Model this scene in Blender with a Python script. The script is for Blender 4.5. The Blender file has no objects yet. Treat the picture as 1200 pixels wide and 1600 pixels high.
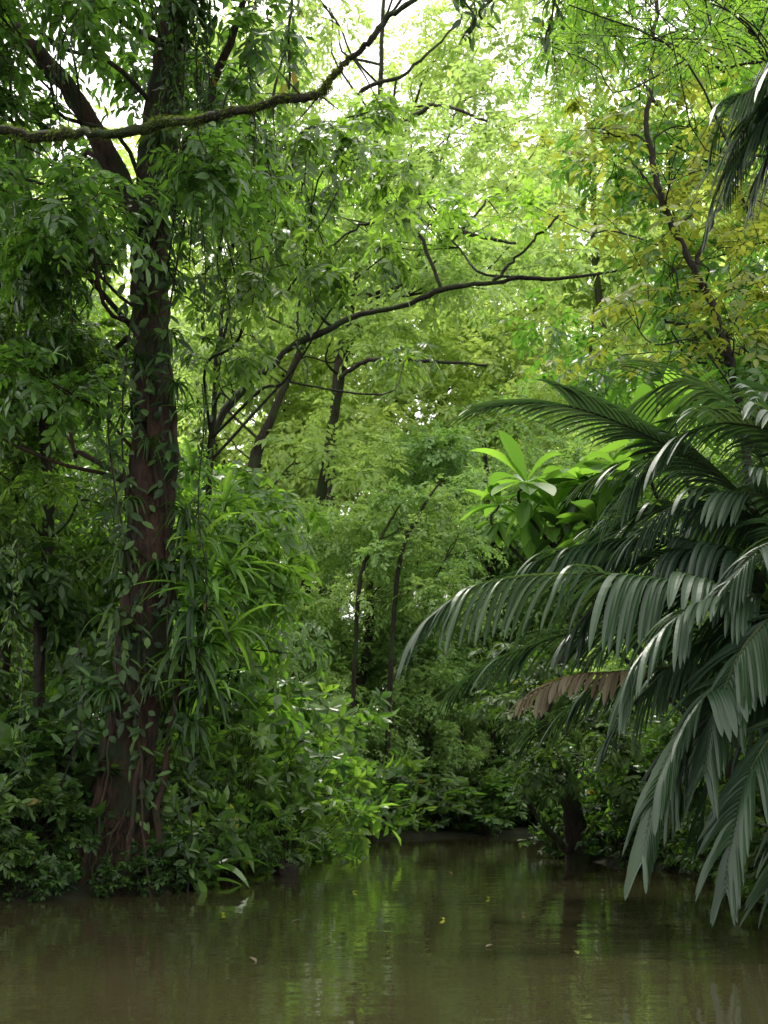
import bpy, math, numpy as np
rng=np.random.default_rng(11)
F=1931.0; CZ=1.4
UP=np.array([0,0,1.0])
def place(u,v,d): return np.array([(u-600)/F*d, d, CZ+(1230-v)/F*d])
def nrm(a): return a/np.maximum(np.linalg.norm(a,axis=-1,keepdims=True),1e-9)

# ------------------------------------------------------------ mesh accumulator
class Acc:
    def __init__(s): s.v=[];s.l=[];s.t=[];s.m=[];s.a=[];s.n=0
    def add(s,verts,loops,totals,mat=0,tint=0.5):
        verts=np.asarray(verts,float).reshape(-1,3)
        s.v.append(verts); s.l.append(np.asarray(loops).ravel()+s.n)
        totals=np.asarray(totals).ravel(); s.t.append(totals)
        s.m.append(np.full(len(totals),mat)); 
        s.a.append(np.broadcast_to(np.asarray(tint,float),(len(verts),)))
        s.n+=len(verts)
    def mesh(s,name,mats,origin=(0,0,0),smooth=False):
        V=np.concatenate(s.v)-np.asarray(origin,float); Lp=np.concatenate(s.l).astype(np.int32)
        T=np.concatenate(s.t).astype(np.int32); M=np.concatenate(s.m).astype(np.int32); A=np.concatenate(s.a)
        me=bpy.data.meshes.new(name)
        me.vertices.add(len(V)); me.vertices.foreach_set('co',V.astype(np.float32).ravel())
        me.loops.add(len(Lp)); me.loops.foreach_set('vertex_index',Lp)
        me.polygons.add(len(T)); st=np.concatenate([[0],np.cumsum(T)[:-1]]).astype(np.int32)
        me.polygons.foreach_set('loop_start',st)
        me.polygons.foreach_set('material_index',M)
        me.polygons.foreach_set('use_smooth',np.full(len(T),smooth))
        for m in mats: me.materials.append(m)
        at=me.attributes.new('tint','FLOAT','POINT'); at.data.foreach_set('value',A.astype(np.float32))
        me.update(calc_edges=True)
        return me
def obj(name,me,parent=None,loc=(0,0,0)):
    o=bpy.data.objects.new(name,me); bpy.context.scene.collection.objects.link(o)
    o.location=loc
    if parent is not None: o.parent=parent
    return o
def meta(o,label,cat,group=None):
    o["label"]=label; o["category"]=cat
    if group: o["group"]=group
    return o
def copy_thing(src,loc,rz,sc):
    n=src.copy(); bpy.context.scene.collection.objects.link(n)
    n.location=loc; n.rotation_euler=(0,0,rz); n.scale=(sc,sc,sc) if np.isscalar(sc) else sc
    for c in src.children:
        k=c.copy(); bpy.context.scene.collection.objects.link(k); k.parent=n
    return n

# ------------------------------------------------------------ geometry helpers
def smooth(pts,n):
    P=np.asarray(pts,float); m=len(P)
    Q=np.vstack([2*P[0]-P[1],P,2*P[-1]-P[-2]])
    x=np.linspace(0,m-1-1e-6,n); i=x.astype(int); t=(x-i)[:,None]
    a,b,c,d=Q[i],Q[i+1],Q[i+2],Q[i+3]
    return .5*((2*b)+(-a+c)*t+(2*a-5*b+4*c-d)*t*t+(-a+3*b-3*c+d)*t**3)
def tube(acc,P,R,sides=8,mat=0,wob=0.0,flute=None,tint=.5):
    P=np.asarray(P,float);n=len(P);R=np.broadcast_to(np.asarray(R,float),(n,))
    T=nrm(np.gradient(P,axis=0)); ref=np.array([1.,0,0]) if abs(T[0][0])<.8 else np.array([0,1.,0])
    A=np.zeros((n,3)); a=nrm(np.cross(T[0],ref))
    for i in range(n):
        a=a-T[i]*np.dot(a,T[i]); a=a/np.linalg.norm(a); A[i]=a
    B=np.cross(T,A); th=np.linspace(0,2*np.pi,sides,endpoint=False)
    rr=R[:,None]*np.ones((1,sides))
    if wob: 
        ph=rng.uniform(0,6,4); ii=np.arange(n)[:,None]
        rr=rr*(1+wob*np.sin(2*th+ph[0]+ii*.35)+wob*.7*np.sin(5*th+ph[1]-ii*.22)+wob*.5*rng.standard_normal((n,sides)))
    if flute is not None:
        f=np.interp(np.linspace(0,1,n),[0,.06,.16,.3],[flute,flute*.6,flute*.25,0.0])[:,None]
        rr=rr*(1+f*np.sin(5*th+.6)+f*.5*np.sin(9*th+2))
    V=P[:,None]+A[:,None]*(np.cos(th)*rr)[...,None]+B[:,None]*(np.sin(th)*rr)[...,None]
    i=np.arange(n-1)[:,None]*sides; j=np.arange(sides)[None]; k=(j+1)%sides
    q=np.stack([i+j,i+k,i+sides+k,i+sides+j],-1).reshape(-1)
    acc.add(V,q,np.full((n-1)*sides,4),mat,tint)
def twigs(acc,P0,P1,P2,r,mat):
    n=len(P0)
    if n==0: return
    T=nrm(P2-P0); S=nrm(np.cross(T,UP+.01)); N=np.cross(S,T)
    rings=[]
    for P,f in ((P0,1.),(P1,.75),(P2,.3)):
        for a in (0,2.1,4.2): rings.append(P+(S*math.cos(a)+N*math.sin(a))*(np.reshape(r,(-1,1))*f))
    V=np.stack(rings,1)
    q=[]
    for g in (0,3):
        for a in range(3):
            b=(a+1)%3; q+=[g+a,g+b,g+3+b,g+3+a]
    q=np.array(q)[None]+np.arange(n)[:,None]*9
    acc.add(V,q,np.full(n*6,4),mat,.5)
LOW=(np.array([[0,0,0],[.42,.5,.05],[1,0,-.08],[.42,-.5,.05]]),[0,1,2,0,2,3],[3,3])
MID=(np.array([[0,0,0],[.28,.40,.0],[.28,0,-.03],[.28,-.40,.0],[.65,.44,-.06],[.65,0,-.09],[.65,-.44,-.06],[1,0,-.24]]),
     [0,2,1,0,3,2,2,5,4,1,2,3,6,5,5,7,4,5,6,7],[3,3,4,4,3,3])
def leaves(acc,P,D,N,L,W,tm,mat,tint):
    n=len(P); D=nrm(D); N=nrm(N-D*(N*D).sum(-1,keepdims=True)); S=np.cross(D,N)
    tv,tl,tt=tm; L=np.reshape(L,(-1,1,1));W=np.reshape(W,(-1,1,1))
    V=P[:,None]+D[:,None]*(tv[None,:,0:1]*L)+S[:,None]*(tv[None,:,1:2]*W)+N[:,None]*(tv[None,:,2:3]*L)
    k=len(tv)
    lp=np.array(tl)[None]+np.arange(n)[:,None]*k
    acc.add(V,lp,np.tile(tt,n),mat,np.repeat(np.broadcast_to(tint,(n,)),k))
def strips(acc,P,D,N,L,W,g,m,mat,tint,prof=None,fold=.25,taper=.9,endw=.02):
    """long blades bending under their own weight, V folded"""
    n=len(P); D=nrm(D); N=nrm(N-D*(N*D).sum(-1,keepdims=True)+1e-6); S=np.cross(D,N)
    L=np.broadcast_to(np.reshape(L,(-1,1)),(n,1)); W=np.broadcast_to(np.reshape(W,(-1,1)),(n,1)); g=np.broadcast_to(np.reshape(g,(-1,1)),(n,1))
    C=P.copy(); rows=[]
    for j in range(m+1):
        t=j/m; T=nrm(D-UP*g*t); Nj=nrm(np.cross(S,T))
        w=W*(prof(t) if prof else (1-t**3*taper)*min(1,.5+t*3))*.5
        if j==m: w=W*endw
        rows+= [C+S*w+Nj*w*fold, C-Nj*w*fold, C-S*w+Nj*w*fold]
        C=C+T*L/m
    V=np.stack(rows,1); k=3*(m+1); q=[]
    for j in range(m):
        b=3*j; q+=[b,b+1,b+4,b+3, b+1,b+2,b+5,b+4]
    lp=np.array(q)[None]+np.arange(n)[:,None]*k
    acc.add(V,lp,np.full(n*2*m,4),mat,np.repeat(np.broadcast_to(tint,(n,)),k))
def sprays(acc,O,U,Ls,k,L,W,droop=.35,mode='alt',tm=MID,mat=0,twmat=1,tint=None,twr=.006,twig=True):
    n=len(O); Ls=np.reshape(Ls,(-1,1,1)); U=nrm(U)
    i=np.arange(k)
    if mode=='alt': t=np.broadcast_to(np.linspace(.12,1,k)[None,:,None],(n,k,1))
    else: t=.72+.28*rng.random((n,k,1))
    dr=np.reshape(droop*(.6+.8*rng.random(n)),(-1,1,1))
    C=O[:,None]+U[:,None]*Ls*t-UP*dr*Ls*t*t
    T=nrm(U[:,None]-UP*2*dr*t)
    S=nrm(np.cross(T,UP+rng.normal(0,.15,(n,1,3)))); Nn=np.cross(S,T)
    r=lambda s: rng.normal(0,s,(n,k,3))
    if mode=='alt':
        alt=np.where(i%2==0,1.,-1.)[None,:,None]
        last=(i==k-1)[None,:,None]
        D=T*np.where(last,1.2,.55)+S*alt*np.where(last,0,.85)+r(.18)-UP*.15
    else:
        ph=rng.uniform(0,6.28,(n,k,1)); D=T*.45+(S*np.cos(ph)+Nn*np.sin(ph))*.9-UP*.12+r(.12)
    N=Nn+r(.3)
    if mode!='alt': N=T+r(.25)
    tt=np.broadcast_to(np.reshape(tint if tint is not None else rng.random(n),(n,1)),(n,k))*.55+.45*rng.random((n,k))
    Lv=L*(.55+.75*rng.random(n*k)); 
    leaves(acc,C.reshape(-1,3),D.reshape(-1,3),N.reshape(-1,3),Lv,W*Lv/L,tm,mat,tt.ravel())
    if twig:
        Lq=Ls[:,:,0]; dq=dr[:,:,0]
        twigs(acc,O,O+U*Lq*.5-UP*dq*Lq*.25,O+U*Lq-UP*dq*Lq,np.full(n,twr),twmat)
def rdir(n,zb=0.0):
    d=rng.normal(0,1,(n,3)); d[:,2]+=zb; return nrm(d)
def clump_sprays(acc,C,R,per,k,L,W,flat=.7,lenf=.55,hang=0.0,**kw):
    C=np.asarray(C,float);R=np.asarray(R,float); n=len(C)
    c=np.repeat(C,per,0); r=np.repeat(R,per)[:,None]; d=rdir(n*per,.35)
    O=c+d*r*rng.uniform(.15,.85,(n*per,1))*np.array([1,1,flat])
    U=nrm(d*np.array([1,1,.6*min(1,flat/.7)])+rng.normal(0,.35,(n*per,3))*np.array([1,1,min(1,flat/.7)])-UP*hang)
    ti=np.repeat(rng.random(n),per)*.5+.5*rng.random(n*per)
    sprays(acc,O,U,r[:,0]*rng.uniform(lenf*.6,lenf*1.2,n*per),k,L,W,tint=ti,**kw)

# ------------------------------------------------------------ materials
def newmat(name):
    m=bpy.data.materials.new(name); m.use_nodes=True; nt=m.node_tree; nt.nodes.clear()
    return m,nt,nt.nodes,nt.links
def leaf_mat(name,dark,mid,light,old,trans=.4,rough=.4,tg=2.6,spec=.5,oldpos=.965,coltr=(1.12,1.1,.5)):
    m,nt,N,Lk=newmat(name)
    at=N.new('ShaderNodeAttribute'); at.attribute_name='tint'
    cr=N.new('ShaderNodeValToRGB'); Lk.new(at.outputs['Fac'],cr.inputs[0])
    e=cr.color_ramp.elements; e[0].position=.05;e[0].color=(*dark,1);e[1].position=1;e[1].color=(*old,1)
    for p,c in ((.5,mid),(.88,light),(oldpos,light)):
        x=e.new(p); x.color=(*c,1)
    oi=N.new('ShaderNodeObjectInfo'); hs=N.new('ShaderNodeHueSaturation')
    mr=N.new('ShaderNodeMapRange'); Lk.new(oi.outputs['Random'],mr.inputs[0]); mr.inputs[3].default_value=.485; mr.inputs[4].default_value=.512
    mv=N.new('ShaderNodeMapRange'); Lk.new(oi.outputs['Random'],mv.inputs[0]); mv.inputs[3].default_value=1.2; mv.inputs[4].default_value=.85
    Lk.new(mr.outputs[0],hs.inputs['Hue']); Lk.new(mv.outputs[0],hs.inputs['Value']); Lk.new(cr.outputs[0],hs.inputs['Color'])
    p=N.new('ShaderNodeBsdfPrincipled'); Lk.new(hs.outputs[0],p.inputs['Base Color'])
    p.inputs['Roughness'].default_value=rough; p.inputs['Specular IOR Level'].default_value=spec
    tr=N.new('ShaderNodeBsdfTranslucent'); tm=N.new('ShaderNodeVectorMath'); tm.operation='MULTIPLY'
    Lk.new(hs.outputs[0],tm.inputs[0]); tm.inputs[1].default_value=tuple(tg*c for c in coltr); Lk.new(tm.outputs[0],tr.inputs[0])
    mi=N.new('ShaderNodeMixShader'); mi.inputs[0].default_value=trans
    Lk.new(p.outputs[0],mi.inputs[1]); Lk.new(tr.outputs[0],mi.inputs[2])
    o=N.new('ShaderNodeOutputMaterial'); Lk.new(mi.outputs[0],o.inputs[0]); return m
def bark_mat(name,c1,c2,moss,mossamt=.5,sc=6):
    m,nt,N,Lk=newmat(name)
    tc=N.new('ShaderNodeTexCoord'); mp=N.new('ShaderNodeMapping'); mp.inputs['Scale'].default_value=(sc,sc,sc*.22); Lk.new(tc.outputs['Object'],mp.inputs[0])
    nz=N.new('ShaderNodeTexNoise'); nz.inputs['Scale'].default_value=3; nz.inputs['Detail'].default_value=7; nz.inputs['Roughness'].default_value=.7; Lk.new(mp.outputs[0],nz.inputs['Vector'])
    cr=N.new('ShaderNodeValToRGB'); Lk.new(nz.outputs[0],cr.inputs[0]); e=cr.color_ramp.elements; e[0].position=.35;e[0].color=(*c1,1);e[1].position=.68;e[1].color=(*c2,1)
    n2=N.new('ShaderNodeTexNoise'); n2.inputs['Scale'].default_value=1.7; n2.inputs['Detail'].default_value=6; Lk.new(tc.outputs['Object'],n2.inputs['Vector'])
    r2=N.new('ShaderNodeValToRGB'); Lk.new(n2.outputs[0],r2.inputs[0]); r2.color_ramp.elements[0].position=.62-mossamt*.25; r2.color_ramp.elements[1].position=.72-mossamt*.2
    mx=N.new('ShaderNodeMix'); mx.data_type='RGBA'; Lk.new(r2.outputs[0],mx.inputs[0]); Lk.new(cr.outputs[0],mx.inputs[6]); mx.inputs[7].default_value=(*moss,1)
    p=N.new('ShaderNodeBsdfPrincipled'); Lk.new(mx.outputs[2],p.inputs['Base Color']); p.inputs['Roughness'].default_value=.9; p.inputs['Specular IOR Level'].default_value=.25
    b=N.new('ShaderNodeBump'); b.inputs['Strength'].default_value=1; b.inputs['Distance'].default_value=.08; Lk.new(nz.outputs[0],b.inputs['Height']); Lk.new(b.outputs[0],p.inputs['Normal'])
    o=N.new('ShaderNodeOutputMaterial'); Lk.new(p.outputs[0],o.inputs[0]); return m

bark=bark_mat('bark',(.007,.005,.0035),(.058,.034,.020),(.016,.024,.009),.6)
barkdark=bark_mat('bark_dark',(.008,.007,.005),(.034,.028,.019),(.022,.035,.010),.5)
barkpale=bark_mat('bark_pale',(.022,.020,.014),(.07,.062,.045),(.04,.07,.015),.6)
L_left=leaf_mat('leaf_deep_green',(.020,.048,.012),(.045,.098,.020),(.095,.185,.035),(.17,.15,.02),trans=.46,rough=.38,spec=.45)
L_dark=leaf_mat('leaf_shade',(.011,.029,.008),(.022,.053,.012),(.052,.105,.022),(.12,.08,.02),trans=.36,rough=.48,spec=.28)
L_mid=leaf_mat('leaf_mid_green',(.030,.074,.017),(.058,.124,.025),(.100,.19,.04),(.22,.18,.03),trans=.46,rough=.35,spec=.55)
L_bright=leaf_mat('leaf_fresh_green',(.04,.095,.020),(.073,.15,.028),(.12,.225,.045),(.24,.2,.04),trans=.48,rough=.36,spec=.55)
L_vine=leaf_mat('leaf_vine',(.09,.165,.055),(.165,.265,.09),(.235,.36,.13),(.28,.30,.09),trans=.5,rough=.42,tg=1.9,coltr=(1.08,1.08,.62))
L_farhaze=leaf_mat('leaf_canopy_hazed',(.15,.22,.07),(.225,.32,.105),(.31,.43,.15),(.40,.41,.14),trans=.56,rough=.5,tg=1.75,coltr=(1.08,1.06,.68))  # distant haze painted into the leaf colour: paler than the nearer leaves
L_yel=leaf_mat('leaf_yellowing',(.10,.14,.025),(.16,.19,.035),(.22,.235,.055),(.27,.23,.06),trans=.5,rough=.5,tg=2.0,coltr=(1.03,1.02,.52))
L_feather=leaf_mat('leaf_feathery',(.045,.10,.02),(.08,.16,.03),(.13,.23,.045),(.2,.22,.03),trans=.45,rough=.5)
L_palm=leaf_mat('leaf_palm',(.012,.029,.014),(.022,.048,.023),(.038,.068,.032),(.05,.06,.03),trans=.24,rough=.42,spec=.42,oldpos=.98,tg=2.4,coltr=(1.1,1.1,.5))
L_palmold=leaf_mat('leaf_palm_withered',(.05,.045,.028),(.09,.07,.043),(.12,.095,.06),(.12,.09,.05),trans=.2,rough=.6,spec=.3)
L_moss=leaf_mat('moss',(.03,.045,.010),(.055,.085,.016),(.09,.135,.025),(.1,.1,.02),trans=.4,rough=.8,spec=.1)
stalk=bark_mat('green_stalk',(.02,.035,.012),(.05,.065,.02),(.04,.06,.02),.3,3)

def ground_mat():
    m,nt,N,Lk=newmat('forest_soil')
    tc=N.new('ShaderNodeTexCoord'); nz=N.new('ShaderNodeTexNoise'); nz.inputs['Scale'].default_value=2.5; nz.inputs['Detail'].default_value=9; nz.inputs['Roughness'].default_value=.7; Lk.new(tc.outputs['Object'],nz.inputs['Vector'])
    cr=N.new('ShaderNodeValToRGB'); Lk.new(nz.outputs[0],cr.inputs[0]); e=cr.color_ramp.elements; e[0].position=.35;e[0].color=(.006,.005,.003,1);e[1].position=.7;e[1].color=(.030,.022,.012,1)
    x=e.new(.55); x.color=(.012,.016,.006,1)
    p=N.new('ShaderNodeBsdfPrincipled'); Lk.new(cr.outputs[0],p.inputs['Base Color']); p.inputs['Roughness'].default_value=.9; p.inputs['Specular IOR Level'].default_value=.2
    b=N.new('ShaderNodeBump'); b.inputs['Strength'].default_value=1; b.inputs['Distance'].default_value=.08; Lk.new(nz.outputs[0],b.inputs['Height']); Lk.new(b.outputs[0],p.inputs['Normal'])
    o=N.new('ShaderNodeOutputMaterial'); Lk.new(p.outputs[0],o.inputs[0]); return m
def water_mat():
    m,nt,N,Lk=newmat('muddy_water')
    tc=N.new('ShaderNodeTexCoord')
    mp=N.new('ShaderNodeMapping'); mp.inputs['Scale'].default_value=(.6,1.3,1); Lk.new(tc.outputs['Object'],mp.inputs[0])
    a=N.new('ShaderNodeTexNoise'); a.inputs['Scale'].default_value=1.6; a.inputs['Detail'].default_value=2; Lk.new(mp.outputs[0],a.inputs['Vector'])
    c=N.new('ShaderNodeTexNoise'); c.inputs['Scale'].default_value=10; c.inputs['Detail'].default_value=2; Lk.new(mp.outputs[0],c.inputs['Vector'])
    ad=N.new('ShaderNodeMath'); ad.operation='MULTIPLY_ADD'; Lk.new(c.outputs[0],ad.inputs[0]); ad.inputs[1].default_value=.14; Lk.new(a.outputs[0],ad.inputs[2])
    b=N.new('ShaderNodeBump'); b.inputs['Strength'].default_value=.34; b.inputs['Distance'].default_value=.02; Lk.new(ad.outputs[0],b.inputs['Height'])
    p=N.new('ShaderNodeBsdfPrincipled'); p.inputs['Base Color'].default_value=(.024,.022,.010,1); p.inputs['Roughness'].default_value=.012; p.inputs['IOR'].default_value=1.45
    p.inputs['Specular IOR Level'].default_value=1.0
    Lk.new(b.outputs[0],p.inputs['Normal'])
    o=N.new('ShaderNodeOutputMaterial'); Lk.new(p.outputs[0],o.inputs[0]); return m

# ------------------------------------------------------------ terrain and water
poly=np.array([(-7,-30),(-6.5,5),(-5.3,13.5),(-4.7,14.8),(-3.9,15.4),(-2.9,16.5),(-2.5,18.8),(-2.5,23),(-2.4,27),(-1.7,31),(-.6,33.3),(1.8,34.8),(4.5,36),(10,38),(20,41),(45,44),(45,36),(20,33),(10,30),(6,28.5),(4.2,27),(3.4,24.8),(4.2,22),(5.0,20),(5.0,16),(4.5,12),(5,6),(6.5,-30)],float)
def sdf(x,y):
    x=np.asarray(x,float);y=np.asarray(y,float); d=np.full(x.shape,1e9); ins=np.zeros(x.shape,bool)
    for i in range(len(poly)):
        a=poly[i];b=poly[(i+1)%len(poly)]; e=b-a
        t=np.clip(((x-a[0])*e[0]+(y-a[1])*e[1])/(e@e),0,1)
        d=np.minimum(d,np.hypot(x-a[0]-t*e[0],y-a[1]-t*e[1]))
        c=((a[1]>y)!=(b[1]>y))&(x<(b[0]-a[0])*(y-a[1])/(b[1]-a[1]+1e-12)+a[0]); ins^=c
    return np.where(ins,-d,d)
def gz(x,y):
    s=sdf(x,y)
    h=np.where(s<0,np.maximum(s*.8,-1.2)-.02,.22*(1-np.exp(-s*2))+.04*np.minimum(s,60)-.02)
    return h+.06*np.sin(x*1.7+y*.9)*np.cos(y*1.3-x*.6)*np.clip(np.abs(s)*2,0,1)
def axis(a,b,st,far):
    c=np.arange(a,b+.01,st); g=np.cumsum(st*1.25**np.arange(1,30)); g=g[g<far]
    return np.concatenate([a-g[::-1],c,b+g])
xs=axis(-16,16,.35,700); ys=axis(2,46,.35,900)
X,Y=np.meshgrid(xs,ys); Z=gz(X,Y)
acc=Acc(); nx=len(xs);ny=len(ys)
i=np.arange(ny-1)[:,None]*nx; j=np.arange(nx-1)[None]
acc.add(np.stack([X,Y,Z],-1),np.stack([i+j,i+j+1,i+j+1+nx,i+j+nx],-1).ravel(),np.full((nx-1)*(ny-1),4))
g=obj('ground',acc.mesh('ground',[ground_mat()],smooth=True)); g["kind"]="structure"
acc=Acc(); acc.add([(-60,-60,0),(60,-60,0),(60,60,0),(-60,60,0)],[0,1,2,3],[4])
w=obj('water',acc.mesh('water',[water_mat()])); w["kind"]="structure"

# ------------------------------------------------------------ tree maker
def limb_paths(acc,trunk,targets,r0,mat):
    """main limbs to groups of clumps, forking into finer crooked branches"""
    T=np.asarray(targets); n=len(T)
    if n==0: return
    ng=max(1,n//5); cen=T[rng.choice(n,ng,replace=False)].copy()
    for _ in range(4):
        lab=np.argmin(np.linalg.norm(T[:,None]-cen[None],axis=2),1)
        for q in range(ng):
            if (lab==q).any(): cen[q]=T[lab==q].mean(0)
    for q in range(ng):
        mem=T[lab==q]
        if len(mem)==0: continue
        c=cen[q]; zt=c[2]-np.hypot(*(trunk[:,:2]-c[:2]).T)*.6
        k=int(np.argmin(np.abs(trunk[:,2]-zt)+.2*np.linalg.norm(trunk-c,axis=1)))
        a=trunk[k]; L=np.linalg.norm(c-a)
        if L<.2: L=.2
        pts=[a]+[a*(1-t)+c*t+rng.normal(0,.07*L,3)+UP*L*.08*math.sin(3.1*t) for t in (.25,.5,.75)]+[c]
        P=smooth(pts,16); r=min(r0,.01+.009*L); tube(acc,P,np.linspace(r,r*.35,16),6,mat,.06)
        for m in mem:
            s=P[int(rng.integers(6,15))]; l=np.linalg.norm(m-s)
            if l<.15: continue
            Q=smooth([s]+[s*(1-t)+m*t+rng.normal(0,.09*l,3) for t in (.33,.66)]+[m],9)
            tube(acc,Q,np.linspace(min(r*.5,.006+.006*l),.004,9),4,mat)
def tree(name,label,cat,trunkp,radii,clumps,clR,leafmat,barkmat,per=40,k=8,L=.2,W=.08,limbr=.06,limbs=True,extra=None,group=None,sides=10,wob=.06,flute=None,tm=MID,nseg=40,jit=.012,**kw):
    trunkp=np.asarray(trunkp,float); base=trunkp[0].copy()
    P=smooth(trunkp,nseg); R=np.interp(np.linspace(0,1,nseg),np.linspace(0,1,len(radii)),radii)
    P[1:-1]+=rng.normal(0,jit,(nseg-2,3))*np.array([1,1,jit>.015])
    e=bpy.data.objects.new(name,None); bpy.context.scene.collection.objects.link(e); e.location=base; meta(e,label,cat,group)
    a=Acc(); tube(a,P,R,sides,0,wob,flute)
    if extra:
        for pts,rad in extra:
            q=smooth(pts,24); q[1:]+=rng.normal(0,.02,(23,3)); tube(a,q,np.interp(np.linspace(0,1,24),np.linspace(0,1,len(rad)),rad),7,0,.08)
    if limbs: limb_paths(a,P,clumps,limbr,0)
    obj('trunk',a.mesh('trunk',[barkmat],base,True),e)
    if len(clumps):
        a=Acc(); clump_sprays(a,clumps,clR,per,k,L,W,tm=tm,**kw)
        obj('crown',a.mesh('crown',[leafmat,barkmat],base),e)
    return e
archuv=np.array([(350,652),(405,585),(450,540),(510,510),(560,492),(630,475),(700,450),(780,438),(860,436),(960,424)],float)
def near_arch(u,v,d,rad=58):
    if d>27.3: return False
    a=archuv[:-1];b=archuv[1:];e=b-a;p=np.array([u,v])
    t=np.clip(((p-a)*e).sum(1)/(e*e).sum(1),0,1); return np.min(np.hypot(*(p-a-e*t[:,None]).T))<(rad if u>400 else rad*.5)
def glow(u,v,d): return 390<u<690 and v<260 and rng.random()<.55
def box(n,u0,u1,v0,v1,d0,d1,r0,r1,skip=None):
    C=[];R=[];tries=0
    while len(C)<n and tries<n*30:
        tries+=1
        u,v,d=rng.uniform(u0,u1),rng.uniform(v0,v1),rng.uniform(d0,d1)
        if skip and skip(u,v,d): continue
        C.append(place(u,v,d)); R.append(rng.uniform(r0,r1))
    return np.array(C),np.array(R)

# ---- the big tree on the bank
D0=17.0
tp=[place(u,v,D0) for u,v in ((158,1405),(178,1310),(204,1160),(225,1000),(236,850),(240,700),(238,560),(234,430),(236,330),(252,200),(268,60),(282,-150),(300,-420))]
skip=lambda u,v,d: (170<u<310 and v>170) or (30<u<210 and 20<v<310 and d<17.4)
C,R=box(80,-120,430,-420,340,14,21,.5,.85,skip)
C2,R2=box(24,-80,165,320,660,15.5,20,.4,.65)
aerial=[]
for _ in range(8):
    u0=rng.uniform(175,265); v0=rng.uniform(900,1240); u1=rng.uniform(60,270); d1=rng.uniform(15.9,16.6)
    aerial.append(([place(u0,v0,16.75),place(u0*.7+u1*.3,v0*.65+1400*.35+rng.uniform(-20,20),16.5),place(u0*.25+u1*.75,1330,d1*.7+16.5*.3),place(u1,1412,d1)],[.010,.013,.015,.015]))
big=tree('rainforest_tree','tall dark brown rainforest tree draped with epiphytes on the bank','tree',tp,
  [.60,.48,.37,.33,.31,.28,.26,.24,.25,.24,.22,.18,.1],np.vstack([C,C2]),np.r_[R,R2],L_left,bark,per=36,k=8,L=.19,W=.075,droop=.45,limbr=.07,
  flute=.3,sides=36,wob=.085,nseg=110,extra=aerial+[([place(225,360,D0),place(180,265,16.9),place(125,165,16.6),(place(60,85,16.3)),place(-20,15,16.1),place(-160,-80,15.8)],[.18,.15,.13,.12,.10,.05]),
  ([place(240,330,D0),place(300,210,16.8),place(360,60,16.6),place(430,-120,16.3)],[.09,.06,.05,.03]),
  ([place(182,1250,16.9),place(125,1345,16.5),place(80,1390,16.1),place(10,1410,15.4)],[.24,.2,.13,.05]),([place(215,1280,16.9),place(240,1370,16.6),place(265,1405,16.3),place(300,1425,16.1)],[.14,.10,.07,.03]),
  ([place(262,560,16.9),place(275,700,16.8),place(262,860,16.72),place(285,1020,16.7),place(255,1200,16.6),place(240,1400,16.4)],[.03,.04,.045,.04,.045,.05]),
  ([place(205,700,16.85),place(195,860,16.8),place(200,1000,16.7),place(165,1180,16.6),(place(125,1390,16.2))],[.02,.035,.04,.045,.05]),
  ([place(235,400,16.75),place(228,600,16.73),place(245,800,16.7),place(220,1000,16.65),place(215,1200,16.45),place(190,1405,16.1)],[.02,.025,.03,.03,.03,.04])])

# ---- drooping leafy tree beside it
tp=[place(u,v,22) for u,v in ((330,1315),(325,1000),(330,700),(350,450),(400,250),(450,60))]
C,R=box(46,290,640,170,580,18,25,.4,.65,near_arch)
tree('leafy_tree','slender tree with drooping sprays of pointed green leaves','tree',tp,[.08,.07,.05,.04,.03,.02],C,R,L_left,barkdark,per=20,k=9,L=.21,W=.075,droop=.8,limbr=.03)
C,R=box(42,250,470,720,1050,19.5,25.5,.45,.85,near_arch)
tp=[place(u,v,24) for u,v in ((360,1300),(350,1100),(360,900),(380,780))]
tree('leafy_tree','understorey tree with pointed mid green leaves','tree',tp,[.10,.08,.06,.04],C,R,L_bright,barkdark,per=20,k=7,L=.25,W=.10,droop=.6,limbr=.03)
C,R=box(46,-80,190,420,900,17.6,20.5,.4,.7)
tp=[place(u,v,19) for u,v in ((70,1345),(60,1100),(75,800),(60,500),(70,330))]
tree('leafy_tree','understorey tree with fine drooping mid green leaves','tree',tp,[.10,.09,.08,.06,.03],C,R,L_left,barkdark,per=26,k=9,L=.17,W=.06,droop=.5,limbr=.035)
C,R=box(20,-80,140,880,1200,17.6,19.2,.4,.6)
tp=[place(u,v,18.4) for u,v in ((40,1360),(45,1200),(60,1050),(50,900))]
tree('leafy_tree','low shaded tree with larger dark glossy leaves','tree',tp,[.08,.07,.05,.03],C,R,L_dark,barkdark,per=18,k=7,L=.24,W=.10,droop=.55,limbr=.035)

# ---- arching mossy tree over the canal
tp=[place(u,v,26) for u,v in ((240,1300),(270,1000),(310,760),(350,648),(400,590),(428,570),(450,545),(510,516),(560,492),(625,480),(660,466),(700,450),(780,441),(810,434),(860,436),(960,424),(1060,396))]
C,R=box(14,430,960,290,370,25.5,29,.4,.7)
tree('leaning_tree','dark mossy tree leaning in a long arch over the water','tree',tp,[.09,.09,.085,.08,.076,.072,.068,.06,.058,.056,.052,.050,.046,.044,.036,.026,.012],C,R,L_bright,barkdark,per=16,k=8,L=.22,W=.085,droop=.3,limbr=.03,nseg=90,jit=.015,wob=.14,
  extra=[([place(520,512,26),place(470,470,25.6),place(465,560,25.5)],[.04,.03,.015]),([place(690,452,26),place(640,350,26.2),place(560,355,26.5),place(500,400,26.6)],[.04,.035,.03,.015]),([place(770,440,26),place(830,380,26),place(880,330,26.2)],[.04,.03,.02])])

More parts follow.
